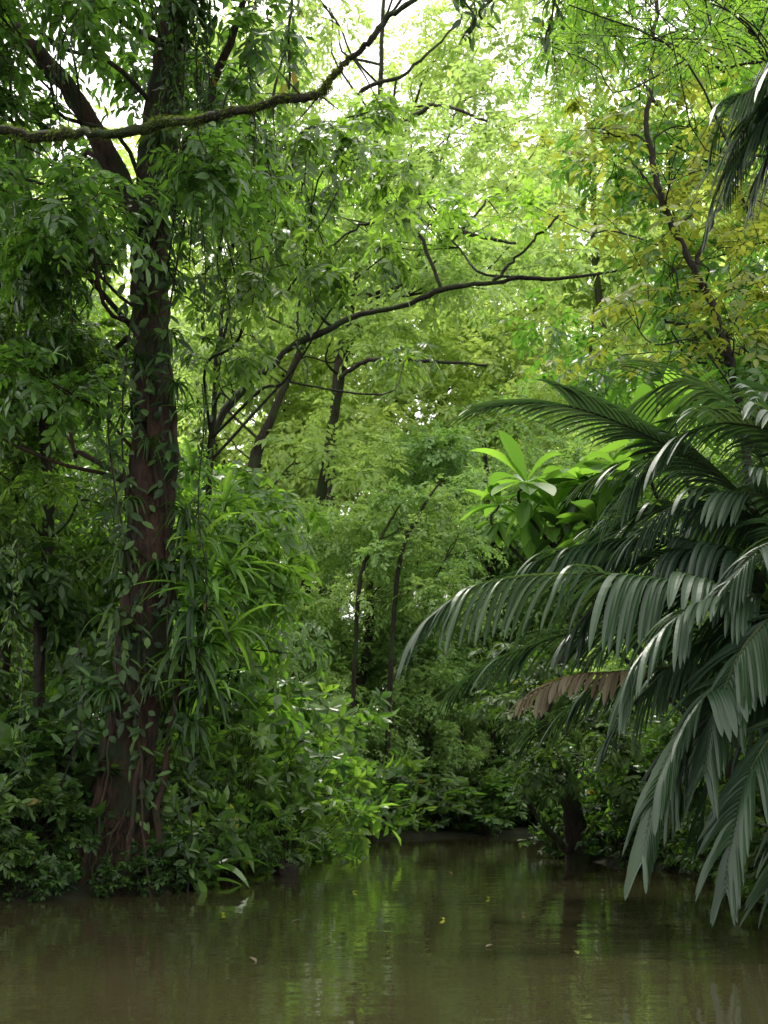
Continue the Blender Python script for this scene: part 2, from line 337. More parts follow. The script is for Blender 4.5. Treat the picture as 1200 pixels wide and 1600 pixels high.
# ---- trees across the bend
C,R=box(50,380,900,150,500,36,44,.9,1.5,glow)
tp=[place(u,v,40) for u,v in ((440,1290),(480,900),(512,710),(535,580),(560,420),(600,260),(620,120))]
tree('rainforest_tree','crooked pale barked tree with open sunlit crown across the water','tree',tp,[.20,.18,.15,.12,.09,.07,.04],C,R,L_farhaze,barkdark,per=28,k=8,L=.32,W=.13,droop=.4,limbr=.06,tm=LOW,
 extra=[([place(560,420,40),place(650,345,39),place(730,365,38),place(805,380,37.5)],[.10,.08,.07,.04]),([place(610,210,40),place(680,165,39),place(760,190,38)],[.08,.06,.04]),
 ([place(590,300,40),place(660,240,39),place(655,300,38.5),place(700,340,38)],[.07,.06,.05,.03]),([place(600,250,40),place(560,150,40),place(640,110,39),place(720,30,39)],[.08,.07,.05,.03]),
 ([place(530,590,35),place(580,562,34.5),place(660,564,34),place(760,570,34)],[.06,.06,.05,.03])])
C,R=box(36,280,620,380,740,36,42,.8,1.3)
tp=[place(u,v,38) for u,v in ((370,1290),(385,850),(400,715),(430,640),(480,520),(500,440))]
tree('rainforest_tree','dark trunked tree leaning above the undergrowth','tree',tp,[.26,.22,.18,.13,.08,.05],C,R,L_farhaze,barkdark,per=26,k=8,L=.3,W=.12,droop=.4,limbr=.05,tm=LOW)
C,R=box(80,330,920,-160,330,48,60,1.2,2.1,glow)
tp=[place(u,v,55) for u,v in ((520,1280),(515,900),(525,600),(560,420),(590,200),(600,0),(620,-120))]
tree('rainforest_tree','very tall tree with lacy backlit green crown','tree',tp,[.22,.2,.18,.15,.12,.09,.06],C,R,L_farhaze,barkdark,per=36,k=9,L=.34,W=.14,droop=.45,limbr=.07,tm=LOW,twr=.008)
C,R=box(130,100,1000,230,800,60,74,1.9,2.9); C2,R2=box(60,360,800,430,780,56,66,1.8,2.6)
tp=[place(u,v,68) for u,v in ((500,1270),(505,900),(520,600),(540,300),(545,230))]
tree('rainforest_tree','broad pale green tree filling the gap behind','tree',tp,[.22,.2,.17,.14,.1],np.vstack([C,C2]),np.r_[R,R2],L_farhaze,barkdark,per=38,k=9,L=.46,W=.21,droop=.4,limbr=.07,tm=LOW,twr=.008)
for us,r in ((((545,1300),(560,930),(590,850),(625,790)),[.07,.06,.05,.02]),(((600,1300),(620,910),(655,805),(690,750)),[.08,.07,.055,.02])):
    tp=[place(u,v,34.9) for u,v in us]
    C,R=box(14,us[-1][0]-110,us[-1][0]+90,690,960,34,36.5,.6,.9)
    tree('sapling_tree','thin dark sapling leaning out of the thicket','tree',tp,r,C,R,L_vine,barkdark,per=34,k=8,L=.16,W=.08,droop=.3,limbr=.03,tm=LOW,group='saplings in the thicket')

# ---- slender tree with yellowing leaves
tp=[place(u,v,20) for u,v in ((1210,1330),(1190,1000),(1165,700),(1142,570),(1118,490),(1085,425),(1050,350),(1032,300),(1012,190),(1022,50),(1040,-120))]
C,R=box(60,850,1210,90,580,18.5,23.5,.35,.65,lambda u,v,d: near_arch(u,v,d,30) and u<960)
tree('yellow_leaved_tree','thin crooked tree hung with yellowing olive leaves','tree',tp,[.09,.08,.07,.065,.06,.06,.055,.05,.045,.035,.03],C,R,L_yel,barkdark,per=7,k=7,L=.20,W=.085,droop=.15,limbr=.02,nseg=60,lenf=1.0,flat=.22,jit=.02,
 extra=[([place(1085,425,20),place(1120,330,20.3),place(1180,240,20.5)],[.04,.03,.02]),([place(1142,570,20),place(1100,520,20.1),place(1040,500,20)],[.04,.03,.02])])
C,R=box(80,850,1300,-150,640,20.2,27,.6,1.0,lambda u,v,d: near_arch(u,v,d,40) and u<960)
tp=[place(u,v,24) for u,v in ((1300,1320),(1310,900),(1300,600),(1290,300),(1300,0),(1280,-150))]
tree('rainforest_tree','green leafy tree rising behind the palms','tree',tp,[.2,.17,.14,.11,.08,.04],C,R,L_bright,barkdark,per=24,k=8,L=.20,W=.09,droop=.45,limbr=.04)
C,R=box(26,850,1280,-130,90,11.5,14.5,.3,.55)
tp=[place(u,v,13) for u,v in ((1420,1380),(1400,900),(1370,500),(1320,200),(1250,50),(1150,-60))]
tree('feathery_tree','small tree with fine feathery green leaflets','tree',tp,[.10,.09,.07,.05,.04,.02],C,R,L_feather,barkdark,per=20,k=20,L=.08,W=.026,droop=.5,limbr=.018,tm=LOW,lenf=.9)

# ---- generic tree kinds, copied
def blob(n,H0,H1,Rm,r0,r1):
    C=[];R=[]
    for _ in range(n):
        h=rng.random(); z=H0+(H1-H0)*h; rad=Rm*math.sqrt(max(.05,math.sin(math.pi*(.12+.82*h))))*math.sqrt(rng.uniform(.15,1)); a=rng.uniform(0,6.28)
        C.append((rad*math.cos(a),rad*math.sin(a),z)); R.append(rng.uniform(r0,r1))
    return np.array(C),np.array(R)
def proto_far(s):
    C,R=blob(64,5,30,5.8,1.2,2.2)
    return tree('rainforest_tree','tall rainforest tree with pale green open crown','tree',[(0,0,0),(.3,.2,8),(-.4,.1,16),(.5,-.2,24),(.2,.3,29)],[.34,.26,.2,.14,.06],C,R,L_farhaze,barkpale,per=38,k=9,L=.42,W=.19,droop=.35,limbr=.08,tm=LOW,twr=.010,group='tall trees behind the canal')
def proto_vine(s):
    C,R=blob(56,.5,9.5,3.1,.85,1.4)
    return tree('vine_draped_tree','rounded tree smothered in small leaved vines','tree',[(0,0,0),(.2,.2,3),(-.2,.1,6),(.1,-.1,9)],[.2,.16,.12,.06],C,R,L_vine,barkdark,per=72,k=9,L=.15,W=.08,droop=.35,limbr=.05,tm=LOW,hang=.05,lenf=.4,group='vine draped trees along the far bank')
def proto_mid(s):
    C,R=blob(48,1.5,11,2.4,.6,1.0)
    return tree('leafy_tree','leafy understorey tree with dark green leaves','tree',[(0,0,0),(.1,.2,4),(-.2,.1,7),(.1,-.1,10.5)],[.12,.10,.07,.03],C,R,L_left,barkdark,per=36,k=8,L=.19,W=.08,droop=.5,limbr=.035,group='understorey trees on the banks')
def shrub(name,label,foli,stemm,n,H,Rm,mode,k,L,W,lm,sp,group,tm=MID,droop=.3):
    e=bpy.data.objects.new(name,None); bpy.context.scene.collection.objects.link(e); meta(e,label,'shrub',group)
    a=Acc(); h=rng.random(n)**.7; an=rng.uniform(0,6.28,n); rad=Rm*np.sqrt(rng.random(n))*(.5+.5*np.sin(np.pi*np.clip(h,.1,.95)))*(1+.3*np.sin(3*an+rng.uniform(0,6)))
    T=np.stack([rad*np.cos(an),rad*np.sin(an),H*(.05+.95*h)*(1+.15*np.sin(2*an+1))],1); B=T*np.array([.18,.18,0])
    M=T*np.array([.45,.45,.6]); twigs(a,B,M,T,np.full(n,.012),0)
    obj('stem',a.mesh('stem',[stemm]),e)
    a=Acc(); O=np.repeat(T,sp,0); U=nrm(O*np.array([1,1,.25])+rng.normal(0,.45,(n*sp,3))+UP*.3)
    sprays(a,O,U,rng.uniform(.2,.5,n*sp)*(H/2.2),k,L,W,droop=droop,mode=mode,tm=tm,mat=0,twmat=1)
    obj('foliage',a.mesh('foliage',[foli,stemm]),e); return e
def put(proto,x,y,rz,s,first):
    z=float(gz(np.array([x]),np.array([y]))[0])-.05
    if first: proto.location=(x,y,z); proto.rotation_euler=(0,0,rz); proto.scale=(s,s,s) if np.isscalar(s) else s; return proto
    return copy_thing(proto,(x,y,z),rz,s)
def scatter(protos,spots):
    used=set()
    for n,(x,y,s) in enumerate(spots):
        p=protos[n%len(protos)]; rz=rng.uniform(0,6.28) if np.isscalar(s) else 0.
        put(p,x,y,rz,s,id(p) not in used); used.add(id(p))
far=[(-24,66,1.15),(-17,60,1.1),(-9,66,.92),(-3,76,.82),(4,68,.85),(11,62,1.15),(18,60,1.25),(-14,48,.85),(9,52,.72),(15,48,.95),
     (-8,86,.95),(12,86,1.2),(-15,5,.8)]  # last tree is out of view beside the camera, added to darken the left
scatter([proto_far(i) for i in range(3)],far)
vin=[(-3.4,38.5,.75),(-.6,37.8,1.05),(3.4,41.5,1.4),(6.6,41.5,1.3),(9.5,42,1.45),(-6,40,1.0),(-9.5,41,1.1),(1.3,43,1.15),(6.8,46,1.5),(-4.5,46,1.0),
     (6.5,40,.7),(7.6,27.6,.9),(9.5,26,1.0),(15,45,1.3),(-1.8,36.2,.42),(1.2,36.6,.5),(3.4,37.6,.55),(-.3,35.4,.3),(-3.6,33.5,.5),(5.4,38,.5),(2.3,36.6,.35),(1.2,39,.75),(.4,38,.6)]
scatter([proto_vine(i) for i in range(3)],vin)
mid=[(-6.5,21,.95),(-8.5,24,1.1),(-5.2,24.5,.75),(-7.2,28,1.1),(-4.6,30,.65),(-6,33,.9),
     (7.4,18.5,.7),(9.5,20.5,.95),(8.2,24.5,.9),(7.8,14.5,.6),(6.2,22.8,.6)]
scatter([proto_mid(i) for i in range(3)],mid)

# shrubs along the waterline
sA=[shrub('whorled_leaf_shrub','bushy shrub with whorls of mid green oblong leaves',L_mid,barkdark,46,2.4,1.25,'whorl',8,.27,.10,L_bright,2,'whorled leaf shrubs on the bank'),
    shrub('whorled_leaf_shrub','bushy shrub with whorls of deep green glossy leaves',L_left,barkdark,46,2.4,1.2,'whorl',8,.25,.10,L_bright,2,'whorled leaf shrubs on the bank'),
    shrub('whorled_leaf_shrub','open shrub with drooping sprays of broad green leaves',L_mid,barkdark,40,2.5,1.3,'alt',7,.28,.12,L_bright,2,'whorled leaf shrubs on the bank',droop=.5)]
spA=[(-2.7,20.2,.9),(-2.5,21.8,1.1),(-2.2,24.0,(1.5,1.3,1.25)),(-2.2,26.4,(1.7,1.4,1.3)),(-3.4,23.0,1.5),(-3.3,25.8,1.6),(-2.0,29.8,(1.7,1.3,1.2)),(-2.4,28.4,(1.7,1.4,1.4)),(-1.2,33.0,(1.2,1,.9)),(-.4,34.2,(1.2,1,.7)),(-3.1,19.0,.8),(-4.3,22,1.6),(5.2,22.6,.9),(5.9,20.6,.9),(4.6,24.4,.8),(-1.9,25.2,(1.4,1,1.0)),(-1.4,31.5,(1.6,1.2,1.0)),(-2.1,22.9,.9),(-1.9,27.6,(1.4,1,.9)),(1.2,35.4,(1.5,1,.7)),(3.0,36.4,(1.5,1,.7))]
scatter(sA,spA)
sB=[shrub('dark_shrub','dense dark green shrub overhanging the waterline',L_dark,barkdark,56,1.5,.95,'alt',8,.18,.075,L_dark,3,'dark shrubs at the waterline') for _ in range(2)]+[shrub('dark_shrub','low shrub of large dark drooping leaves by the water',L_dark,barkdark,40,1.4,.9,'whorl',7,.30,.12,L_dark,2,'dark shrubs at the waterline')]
spB=[(-4.85,15.7,.8),(-2.85,16.9,.55),(-2.75,17.4,.8),(-4.5,15.2,.4),(-5.1,14.9,.6),(-4.9,17.2,1.1),(-5.3,17,1.3),(-3.0,16.45,.45),(-4.15,15.55,.38),(-3.4,16.0,.36),(-4.6,16.2,.8)]
for a,b in zip(poly[1:-2],poly[2:-1]):
    e=b-a; ln=np.hypot(*e); nn=max(1,int(ln/.9))
    if a[0]>11 or b[0]>12: continue
    for q in range(nn):
        t=(q+rng.random())/nn; p=a+e*t; nor=np.array([-e[1],e[0]])/ln
        for off in (.12,1.0,2.1):
            c=p+nor*(off+rng.uniform(-.1,.2))
            if -4.9<c[0]<-2.9 and 15<c[1]<17.4 : continue
            if c[1]<9 or (c[0]<0 and abs(c[0])/c[1]>.36) : continue
            if 25<c[1] and c[0]<4 and off<.9 and rng.random()<.45: continue
            spB.append((c[0],c[1],rng.uniform(.45,.85)+.25*(off>.9)+.3*(off>2)))
print('dark shrubs',len(spB))
scatter(sB,spB)

def rosette_leaves(a,c,n,L,W,el,g,prof,fold,m,mat):
    an=np.arange(n)*2.4+rng.uniform(-.5,.5,n)+rng.uniform(0,6); el_=rng.uniform(el[0],el[1],n)
    D=np.stack([np.cos(an)*np.cos(el_),np.sin(an)*np.cos(el_),np.sin(el_)],1)
    N=np.stack([-np.cos(an)*np.sin(el_),-np.sin(an)*np.sin(el_),np.cos(el_)],1)
    strips(a,np.tile(c,(n,1))+D*.03,D,N,L*rng.uniform(.55,1.15,n),W*rng.uniform(.8,1.2,n),g*rng.uniform(.5,1.5,n),m,mat,rng.random(n)*.9,prof,fold)
def rosette(name,label,cat,n,L,W,mat,group,el=(.2,1.2),g=1.2,stem=0.,prof=None,fold=.25,m=7,stemmat=None):
    e=bpy.data.objects.new(name,None); bpy.context.scene.collection.objects.link(e); meta(e,label,cat,group)
    a=Acc(); rosette_leaves(a,np.zeros(3)+[0,0,stem],n,L,W,el,g,prof,fold,m,0)
    obj('foliage',a.mesh('foliage',[mat]),e)
    a=Acc(); tube(a,smooth([(0,0,-.1),(.02,-.01,stem*.5),(0,0,stem+.04)],10),[.03]*9+[.02],7,0)
    obj('stem',a.mesh('stem',[stemmat or stalk]),e); return e
oblan=lambda t: math.sin(math.pi*min(1,.06+.94*t**1.35))**.8
lance=lambda t: math.sin(math.pi*min(1,.08+.92*t**.9))**.7
r1=rosette('strap_leaf_plant','tuft of arching strap shaped green leaves','plant',26,.95,.055,L_left,'strap leaved plants by the water')
sp=[(x,y,rng.uniform(.5,.8)) for (x,y) in [(-2.5,21.5),(-2.5,24.3),(-1.9,30.3),(.7,34.8),(4.8,23.2),(5.2,21.0),(-2.3,28)]]
scatter([r1],sp)
r4=rosette('long_blade_plant','plant with long broad arching blades by the water','plant',13,1.6,.2,L_mid,'long bladed plants on the bank',el=(.5,1.3),g=1.3,prof=lance,m=10,fold=.3)
scatter([r4],[(-2.75,17.5,.85),(-2.7,19.4,1.1),(-2.6,21.4,1.1),(-5.0,17.2,1.2),(-5.6,17.4,1.4)])

root=np.array([5.5,18.2,.2]); e=meta(bpy.data.objects.new('broad_leaf_bush',None),'leaning bush with spreading clusters of broad green leaves','plant'); bpy.context.scene.collection.objects.link(e); e.location=root
aS=Acc(); aF=Acc()
for n,(u,v,d,s,mt) in enumerate([(822,755,16.5,1.0,0),(862,800,16.8,.85,0),(780,790,16.9,.65,0),(905,750,16.4,1.0,1),(960,725,16.8,1.1,1),(1010,685,17.2,1.1,1),(930,815,16,.95,1),(880,835,16.5,.8,1),(1060,650,17.3,1.0,1)]):
    t=place(u,v,d); q=smooth([root,root+[-.5,-.2,1.6],root*.45+t*.55+UP*.3,t-[.0,0,.4],t],16); tube(aS,q,np.linspace(.05,.014,16),6,0)
    rosette_leaves(aF,t,11,.85*s,.25*s,(-.4,1.1),.9,oblan,.2,9,mt); rosette_leaves(aF,t-UP*.22,7,.75*s,.22*s,(-1.1,.1),1.2,oblan,.2,9,mt)
obj('stem',aS.mesh('stem',[barkdark],root,True),e); obj('foliage',aF.mesh('foliage',[L_bright,L_left],root),e)

# ------------------------------------------------------------ palms
def frond(pts,Lmax=.8,droop=1.3,n=54,mats=None,name='frond',parent=None,origin=(0,0,0),gr=(2,11),jit=1.,t0=.14):
    a=Acc(); P=smooth(pts,60); Tn=nrm(np.gradient(P,axis=0)); s=np.r_[0,np.cumsum(np.linalg.norm(np.diff(P,axis=0),axis=1))]; tot=s[-1]
    tube(a,P,np.interp(s/tot,[0,.3,1],[.032,.020,.004]),6,1)
    n=int(n*(1-t0)/.86)
    for side in (1,-1):
        ts=np.linspace(t0,.99,n); x=ts*tot
        grp=[];g=0
        while len(grp)<n:
            q=int(rng.integers(*gr)); grp+= [g]*q; g+=1
        grp=np.array(grp[:n]); G=g+1
        gm=np.array([ts[grp==q].mean() if (grp==q).any() else 0 for q in range(G)])[grp]
        ramp=np.array([(i-np.argmax(grp==grp[i]))/max(1,(grp==grp[i]).sum()-1) for i in range(n)])
        B=np.stack([np.interp(x,s,P[:,c]) for c in range(3)],1); T=nrm(np.stack([np.interp(gm*tot,s,Tn[:,c]) for c in range(3)],1))
        S=nrm(np.cross(T,UP)); Nn=np.cross(S,T)
        gd=rng.uniform(1-.5*jit,1+.9*jit,G)[grp]+rng.normal(0,.08*jit,n); ga=rng.normal(0,.12*jit,G)[grp]+rng.normal(0,.02,n); gn=rng.normal(0,.20*jit,G)[grp]; gl=rng.uniform(1-.22*jit,1.12,G)[grp]
        u=(gm-t0)/(1-t0); ui=(ts-t0)/(1-t0)
        ang=np.radians(52-28*u)+ga
        D=T*np.cos(ang)[:,None]+S*side*np.sin(ang)[:,None]+Nn*(.12+gn)[:,None]
        Ln=Lmax*gl*(np.interp(ui,[0,.12,.45,.8,1],[.5,.85,1,.85,.55]))*rng.uniform(.9,1.06,n)*(1-.3*np.abs(ramp-.7)**1.2)
        w=(ts[1]-ts[0])*tot*np.sin(ang)*1.4+.006
        tint=np.clip(rng.normal(.42,.2,G)[grp]+rng.normal(0,.05,n),0,.97)
        strips(a,B,D,Nn,Ln,w,droop*gd,12,0,tint,prof=lambda t:(1.0+.12*t)*(1-max(0,(t-.62)/.38)**1.7*.75),fold=.17,endw=.04)
    return obj(name,a.mesh('frond',mats,origin),parent)
def palm(label,base,crown,trunkr,fr,group='big palms leaning over the water',lm=1.0):
    e=bpy.data.objects.new('palm_tree',None); bpy.context.scene.collection.objects.link(e); e.location=base; meta(e,label,'palm',group)
    a=Acc(); tube(a,smooth([base,(np.asarray(base)+crown)*.5+np.array([.08,.05,0]),crown],24),np.linspace(trunkr*1.2,trunkr,24),14,0,.05)
    obj('trunk',a.mesh('trunk',[barkdark],base,True),e)
    for f in fr:
        pts,Lm,dr,kind=f
        kw=dict(gr=(10,22),jit=.35) if kind=='whole' else (dict(t0=.62,gr=(2,5)) if kind=='old' else {})
        o=frond([place(*p) for p in pts],Lm*lm,dr,mats=[L_palmold if kind=='old' else L_palm,stalk],parent=e,origin=base,name='frond',**kw)
        if kind=='old': o["label"]='withered tan brown drooping frond'
    return e
cA=place(1300,1075,12.3); bA=np.array([cA[0]+.25,12.6,0.1])
frA=[
 ([(1300,1060,12.3),(1150,940,12.0),(1000,903,11.8),(850,898,11.6),(730,925,11.4),(655,985,11.2)],.95,1.8,''),
 ([(1300,1050,12.2),(1190,935,11.6),(1090,945,11.2),(1015,1010,10.9),(975,1080,10.7)],.85,1.6,''),
 ([(1300,1090,12.1),(1200,1035,11.3),(1110,1080,10.8),(1045,1185,10.5),(1015,1280,10.4),(1005,1345,10.3)],.62,1.6,''),
 ([(1300,1110,12.1),(1235,1120,11.1),(1175,1200,10.7),(1145,1310,10.5),(1135,1390,10.4)],.62,1.5,''),
 ([(1300,1040,12.5),(1235,810,12.5),(1135,768,12.3),(1045,795,12.2),(990,845,12.1)],.7,1.3,''),
 ([(1300,1020,12.6),(1270,730,12.8),(1150,662,12.7),(1050,695,12.6),(965,785,12.5)],.85,1.4,''),
 ([(1300,1020,13.0),(1160,780,13.2),(1010,680,13.2),(870,632,13.0),(755,638,12.8)],.75,.8,'whole'),
 ([(1300,1010,12.9),(1240,730,13.2),(1130,620,13.4),(1050,598,13.6),(985,640,13.7)],.8,1.0,'whole'),
 ([(1300,1110,12.4),(1120,1045,12.0),(960,1050,11.6),(880,1062,11.4),(815,1095,11.2)],.42,1.8,'old'),
 ([(1300,1060,12.8),(1150,885,12.8),(1010,845,12.9),(880,862,13),(790,905,13)],.8,1.6,''),
 ([(1300,1100,13),(1100,990,13.3),(920,985,13.5),(780,1030,13.6),(700,1080,13.7)],.8,1.6,''),
 ([(1300,1120,12.4),(1180,1090,12.1),(1080,1150,11.9),(1040,1270,11.8)],.65,1.6,''),
 ([(1310,1120,12),(1265,1200,11.2),(1225,1330,11),(1205,1400,10.9)],.62,1.4,''),
 ([(1300,1060,12.3),(1240,960,11.4),(1170,1000,10.9),(1120,1110,10.7),(1100,1210,10.6)],.72,1.6,''),
 ([(1310,1050,12.4),(1270,860,11.8),(1200,850,11.4),(1130,920,11.1)],.75,1.5,''),
 ([(1300,1090,13.2),(1120,1040,13.8),(960,1060,14.1),(830,1150,14.3)],.75,1.6,''),
 ([(1300,1090,12.6),(1200,1050,12.6),(1110,1120,12.6),(1060,1240,12.6)],.7,1.4,''),
 ([(1300,1040,12.9),(1220,850,13),(1120,790,13.2),(1000,800,13.3),(920,850,13.4)],.75,1.4,''),
 ([(1300,1110,12.6),(1210,1080,12.9),(1130,1160,13.0),(1090,1300,13.1)],.7,1.4,''),
 ([(1300,1060,12.6),(1190,900,12.4),(1080,860,12.3),(980,900,12.3),(900,980,12.2)],.8,1.7,''),
 ([(1300,1080,12.5),(1200,990,12.1),(1090,1010,11.9),(1000,1090,11.8),(950,1160,11.8)],.75,1.7,''),
 ([(1310,1060,12.5),(1450,880,12.5),(1600,880,12.6),(1750,1000,12.7)],.8,1.4,''),
 ([(1310,1060,12.7),(1380,800,13.4),(1480,740,14.4),(1600,820,15.4)],.8,1.2,''),
]
palm('dark green palm with pleated split fronds drooping to the water',bA,cA,.17,frA,lm=1.25)
cB=place(1250,900,15.5); bB=np.array([cB[0]+.2,15.7,.15])
frB=[([(1250,900,15.5),(1130,760,15.6),(1010,720,15.8),(900,760,16)],.8,1.2,''),([(1250,900,15.5),(1100,840,15.2),(980,820,15.1),(870,880,15)],.8,1.4,''),
 ([(1250,900,15.5),(1120,900,15.2),(1000,950,15),(910,1050,15)],.8,1.5,''),([(1250,900,15.5),(1180,700,15.6),(1120,640,15.8),(1040,660,16)],.8,1.1,''),
 ([(1250,900,15.5),(1230,700,15.3),(1210,620,15),(1170,620,14.7)],.8,1.1,''),([(1250,900,15.5),(1380,740,15.6),(1480,760,15.6),(1560,880,15.6)],.8,1.3,''),
 ([(1250,900,15.5),(1160,980,15),(1100,1080,14.8),(1070,1200,14.7)],.8,1.5,''),([(1250,900,15.5),(1200,1000,14.8),(1180,1120,14.5),(1170,1250,14.5)],.8,1.5,'')]
palm('dark palm standing behind with layered pleated fronds',bB,cB,.15,frB,lm=1.2)
cC=place(1470,50,10); bC=np.array([cC[0]+.3,10.3,.2])
frC=[([(1470,50,10),(1330,20,9.7),(1200,125,9.5),(1140,165,9.4),(1115,215,9.4)],.7,1.7,''),
 ([(1470,50,10),(1330,50,9.8),(1220,130,9.7),(1155,215,9.6),(1120,300,9.6)],.8,1.7,''),
 ([(1470,50,10),(1350,90,9.9),(1250,170,9.9),(1185,275,9.9)],.85,1.8,''),
 ([(1470,50,10),(1340,20,10),(1240,90,10.1),(1190,180,10.1)],.8,1.8,''),
 ([(1470,50,10.2),(1350,60,10.3),(1260,140,10.4),(1215,240,10.4)],.85,1.8,''),
 ([(1470,50,10),(1320,70,9.6),(1200,180,9.5),(1150,255,9.5)],.8,1.8,'whole'),
 ([(1470,50,10.1),(1330,0,10.2),(1220,90,10.2),(1165,190,10.2)],.85,1.8,''),
 ([(1470,50,10),(1600,-80,10),(1750,0,10),(1850,160,10)],.8,1.5,''),([(1470,50,10),(1520,-100,11),(1570,-90,12.5),(1600,40,14)],.8,1.5,'')]
palm('tall palm with dark hanging frond tips',bC,cC,.14,frC,lm=1.1)

C,R=box(20,780,980,1020,1230,19.5,22.5,.35,.6)
tree('leaning_tree','short dark trunk leaning from the muddy spit','tree',[place(905,1345,23),place(895,1270,22.6),(place(870,1190,22)),place(850,1120,21.5),place(880,1020,21.3),place(900,930,21.2)],[.25,.19,.15,.11,.05,.02],C,R,L_dark,barkdark,per=24,k=8,L=.17,W=.07,droop=.5,limbr=.03,
  extra=[([place(890,1330,22.5),place(850,1290,22),place(815,1240,21.5)],[.08,.06,.03])])

# ------------------------------------------------------------ mossy bough across the top
bp=[place(u,v,d) for u,v,d in ((-260,225,10.2),(-100,212,9.9),(-20,200,9.7),(60,214,9.6),(120,207,9.5),(190,208,9.45),(255,193,9.4),(310,187,9.3),(350,176,9.2),(400,168,9.1),(440,155,9.1),(485,150,9.0),(506,142,9.0),(515,122,9.0),(548,92,9.0),(580,62,8.9),(605,28,8.9),(650,-5,8.8),(720,-80,8.8),(820,-200,8.9))]
P=smooth(bp,150); P[1:-1]+=rng.normal(0,.006,(148,3))
e=meta(bpy.data.objects.new('mossy_branch',None),'long thin mossy branch stretching out above the canal','branch'); bpy.context.scene.collection.objects.link(e); e.location=P[0]
a=Acc(); R=np.interp(np.linspace(0,1,150),[0,.3,.6,.65,1],[.038,.032,.027,.021,.018]); tube(a,P,R,12,0,.16)
for k0 in (45,55,62,70,76,84,90,92,97,110):
    d=nrm(np.array([rng.normal(),.3*rng.normal(),rng.normal()])); l=rng.uniform(.4,1.3); q=smooth([P[k0],P[k0]+d*.15*l,P[k0]+d*.35*l+rng.normal(0,.06,3)],8); tube(a,q,np.linspace(.011,.002,8),5,0)
obj('bark',a.mesh('bark',[barkdark],P[0],True),e)
a=Acc(); n=8500; ii=(rng.random(n)**1.2*108+6).astype(int); th=rng.uniform(0,6.28,n)
T=nrm(np.gradient(P,axis=0))[ii]; S=nrm(np.cross(T,UP)); Nn=np.cross(S,T)
od=S*np.cos(th)[:,None]+Nn*np.sin(th)[:,None]
clus=np.clip(.35+.65*np.sin(ii*.5)*np.sin(ii*.23+1),0,1)
strips(a,P[ii]+od*(R[ii]*.9)[:,None]+T*rng.uniform(-.03,.03,(n,1)),od+rng.normal(0,.5,(n,3)),T+.1,rng.uniform(.008,.036,n)*(.3+clus*1.6),.006,1.4,3,0,rng.random(n)*.9)
obj('moss',a.mesh('moss',[L_moss],P[0]),e)

# ------------------------------------------------------------ epiphytes and lianas
ep=rosette('strap_leaf_epiphyte','clump of long arching strap leaves growing on the trunk','epiphyte',20,1.0,.10,L_bright,'epiphytes on the big trunk',el=(-.3,1.2),g=1.7)
for n,(u,v,s,dd) in enumerate([(300,735,.65,16.8),(310,850,.8,16.7),(325,930,.95,16.6),(310,1020,.85,16.7),(290,640,.4,16.8),(355,890,.9,17.0),(350,790,.75,17.0),(355,990,.85,16.7),(330,1080,.75,16.6)]):
    p=place(u,v,dd)
    if n==0: ep.location=p; ep.scale=(s,)*3
    else: copy_thing(ep,p,n*1.1,s)
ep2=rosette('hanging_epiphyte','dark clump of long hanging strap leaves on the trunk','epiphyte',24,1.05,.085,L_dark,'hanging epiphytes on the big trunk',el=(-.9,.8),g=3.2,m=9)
for n,(u,v,s,dd) in enumerate([(290,880,.85,16.6),(305,960,.95,16.5),(290,1020,.95,16.5),(205,780,.45,16.65),(192,860,.55,16.6),(215,560,.45,16.7),(205,640,.45,16.7),(180,960,.6,16.5),(250,330,.6,16.6),(215,350,.6,16.7),(290,800,.7,16.6),(325,1060,.9,16.7),(260,420,.5,16.6),(250,200,.6,16.6),(265,520,.45,16.6),(230,470,.4,16.6),(275,600,.45,16.6),(300,1130,.7,16.4),(235,690,.4,16.6),(245,880,.45,16.55),(170,1080,.55,16.4),(240,1060,.5,16.5)]):
    p=place(u,v,dd)
    if n==0: ep2.location=p; ep2.scale=(s,)*3
    else: copy_thing(ep2,p,n*1.1,s)
for n,(v0,v1,u0) in enumerate([(1150,600,175),(1395,820,272),(1050,300,205),(900,100,270),(1400,1000,90),(700,-50,240),(1380,950,190)]):
    q=[]
    for t in np.linspace(0,1,9):
        v=v0+(v1-v0)*t; q.append(place(u0+25*math.sin(t*5+n)+t*20,v,16.5+.1*math.sin(t*7)))
    Pq=smooth(q,50); e=meta(bpy.data.objects.new('climbing_vine',None),'leafy climber with drooping dark leaves hugging the trunk','vine','climbers on the big trunk'); bpy.context.scene.collection.objects.link(e); e.location=Pq[0]
    a=Acc(); tube(a,Pq,.014,5,0); obj('stem',a.mesh('stem',[barkdark],Pq[0]),e)
    a=Acc(); m=95; ii=(rng.choice([6,14,22,31,40,46],m)+rng.normal(0,2.4,m)).clip(0,49).astype(int); D=np.stack([rng.normal(0,1,m),-abs(rng.normal(0,.6,m)),-rng.uniform(.1,1.3,m)],1)
    leaves(a,Pq[ii]+rng.normal(0,.12,(m,3)),D,np.stack([rng.normal(0,.3,m),-np.ones(m),rng.uniform(.2,1.2,m)],1),rng.uniform(.10,.28,m),rng.uniform(.04,.12,m),MID,0,rng.random(m)*.95)
    obj('foliage',a.mesh('foliage',[L_dark],Pq[0]),e)
